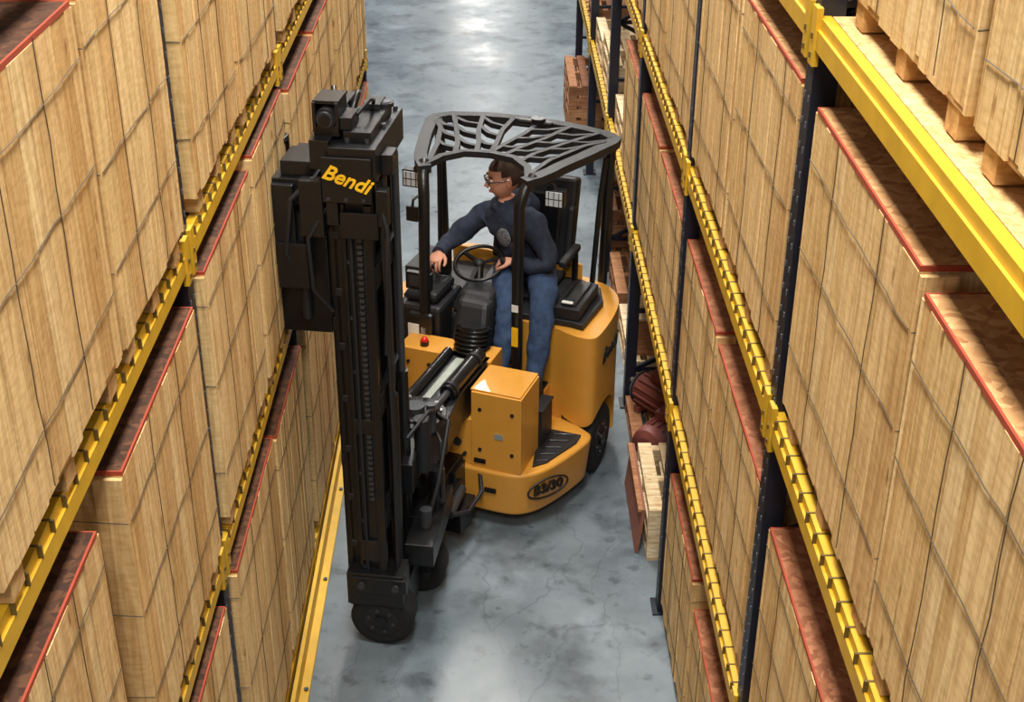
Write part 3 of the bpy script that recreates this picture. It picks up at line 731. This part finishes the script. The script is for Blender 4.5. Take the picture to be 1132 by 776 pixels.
hand((-.452,.135,1.452),(.15,-1,-.1),(1,.2,0),(0,0,-1),.6,'left_hand',1)
HS=1.2
HR=Matrix.Rotation(-.95,3,'Z')@Matrix.Rotation(.16,3,'Y'); HC=Vector((-.59,.01,1.995))
def hp(x,y,z): return HC+HR@(Vector((x,y,z))*HS)
mb=MB()
def hf(q,p):
    x,y,z=p
    if q.z<0:
        k=1-.30*(-q.z)**1.5; y*=k
        x=x*(1-.1*(-q.z)) + (.018*(-q.z) if q.x>0 else .03*(-q.z))
    if q.x>.6: x-= (q.x-.6)*.018
    if q.x>.5 and abs(q.z-.12)<.16 and .15<abs(q.y)<.6: x-=.006
    return Vector((x,y,z))*HS
mb.ell(HC,(.100,.077,.118),'skin',HR,32,24,fn=hf)
mb.tube([hp(.088,0,.03),hp(.100,0,.0),hp(.111,0,-.020),hp(.098,0,-.032)],[.008,.011,.015,.011],'skin',10)
for s in(-1,1):
    mb.ell(hp(-.005,.079*s,-.005),(.021,.010,.038),'skin',HR); mb.ell(hp(.083,.031*s,.012),(.012,.016,.009),'eye',HR,12,8); mb.ell(hp(.091,.031*s,.012),(.005,.007,.007),'iris',HR,10,6)
    mb.tube([hp(.086,.014*s,.034),hp(.090,.03*s,.040),hp(.078,.05*s,.033)],.0055,'hair',6)
    mb.tube([hp(.103,.031*s+.024*math.cos(a),.012+.017*math.sin(a)) for a in [2*math.pi*i/16 for i in range(16)]],.0038,'glass',6,closed=True)
    mb.tube([hp(.102,.055*s,.015),hp(.06,.080*s,.016),hp(-.01,.084*s,.012)],.0042,'glass',6)
mb.tube([hp(.104,-.008,.014),hp(.108,0,.017),hp(.104,.008,.014)],.003,'glass',6)
mb.tube([hp(.082,-.024,-.060),hp(.093,-.01,-.058),hp(.094,0,-.060),hp(.093,.01,-.058),hp(.082,.024,-.060)],[.003,.007,.007,.007,.003],'lip',8)
mb.obj('head',OP)
mb=MB()
mb.ell(HC+HR@Vector((-.004,0,.006)),(.104,.083,.121),'hair',HR,36,28,fn=hf,cond=lambda q:(q.z>.50 if q.x>.45 else (q.z>.12 if q.x>.0 else q.z>-.42)))
mb.obj('hair',OP)

# ---------------------------------------------------------------- lights, world, camera
def area(name,loc,size,sy,e,col=(1,.96,.90),rot=(0,0,0)):
    l=bpy.data.lights.new(name,'AREA'); l.shape='RECTANGLE'; l.size=size; l.size_y=sy; l.energy=e; l.color=col
    o=bpy.data.objects.new(name,l); scene.collection.objects.link(o); o.location=loc; o.rotation_euler=rot
for i,(y,e) in enumerate([(-2,420),(3.5,440),(9,470),(15,440),(21,460),(27,380)]):
    area('ceiling_lamp',(0,y,8.6),1.0,2.2,e)
area('ceiling_lamp',(-.4,52,8.8),.8,2,1300)
w=bpy.data.worlds.new('world'); scene.world=w; w.use_nodes=True
w.node_tree.nodes['Background'].inputs[0].default_value=(.86,.92,1,1); w.node_tree.nodes['Background'].inputs[1].default_value=.36
cam=bpy.data.cameras.new('camera'); co=bpy.data.objects.new('camera',cam); scene.collection.objects.link(co)
co.location=(0,0,5.4); co.rotation_euler=(math.radians(90-28.5),0,0)
cam.sensor_width=36; cam.lens=1517/1132*36*ZOOM; cam.clip_start=.05
if ZOOM==1: cam.shift_x=20/1132
else: cam.shift_x=ZOOM*(-26/1132); cam.shift_y=ZOOM*(58/1132)
scene.camera=co
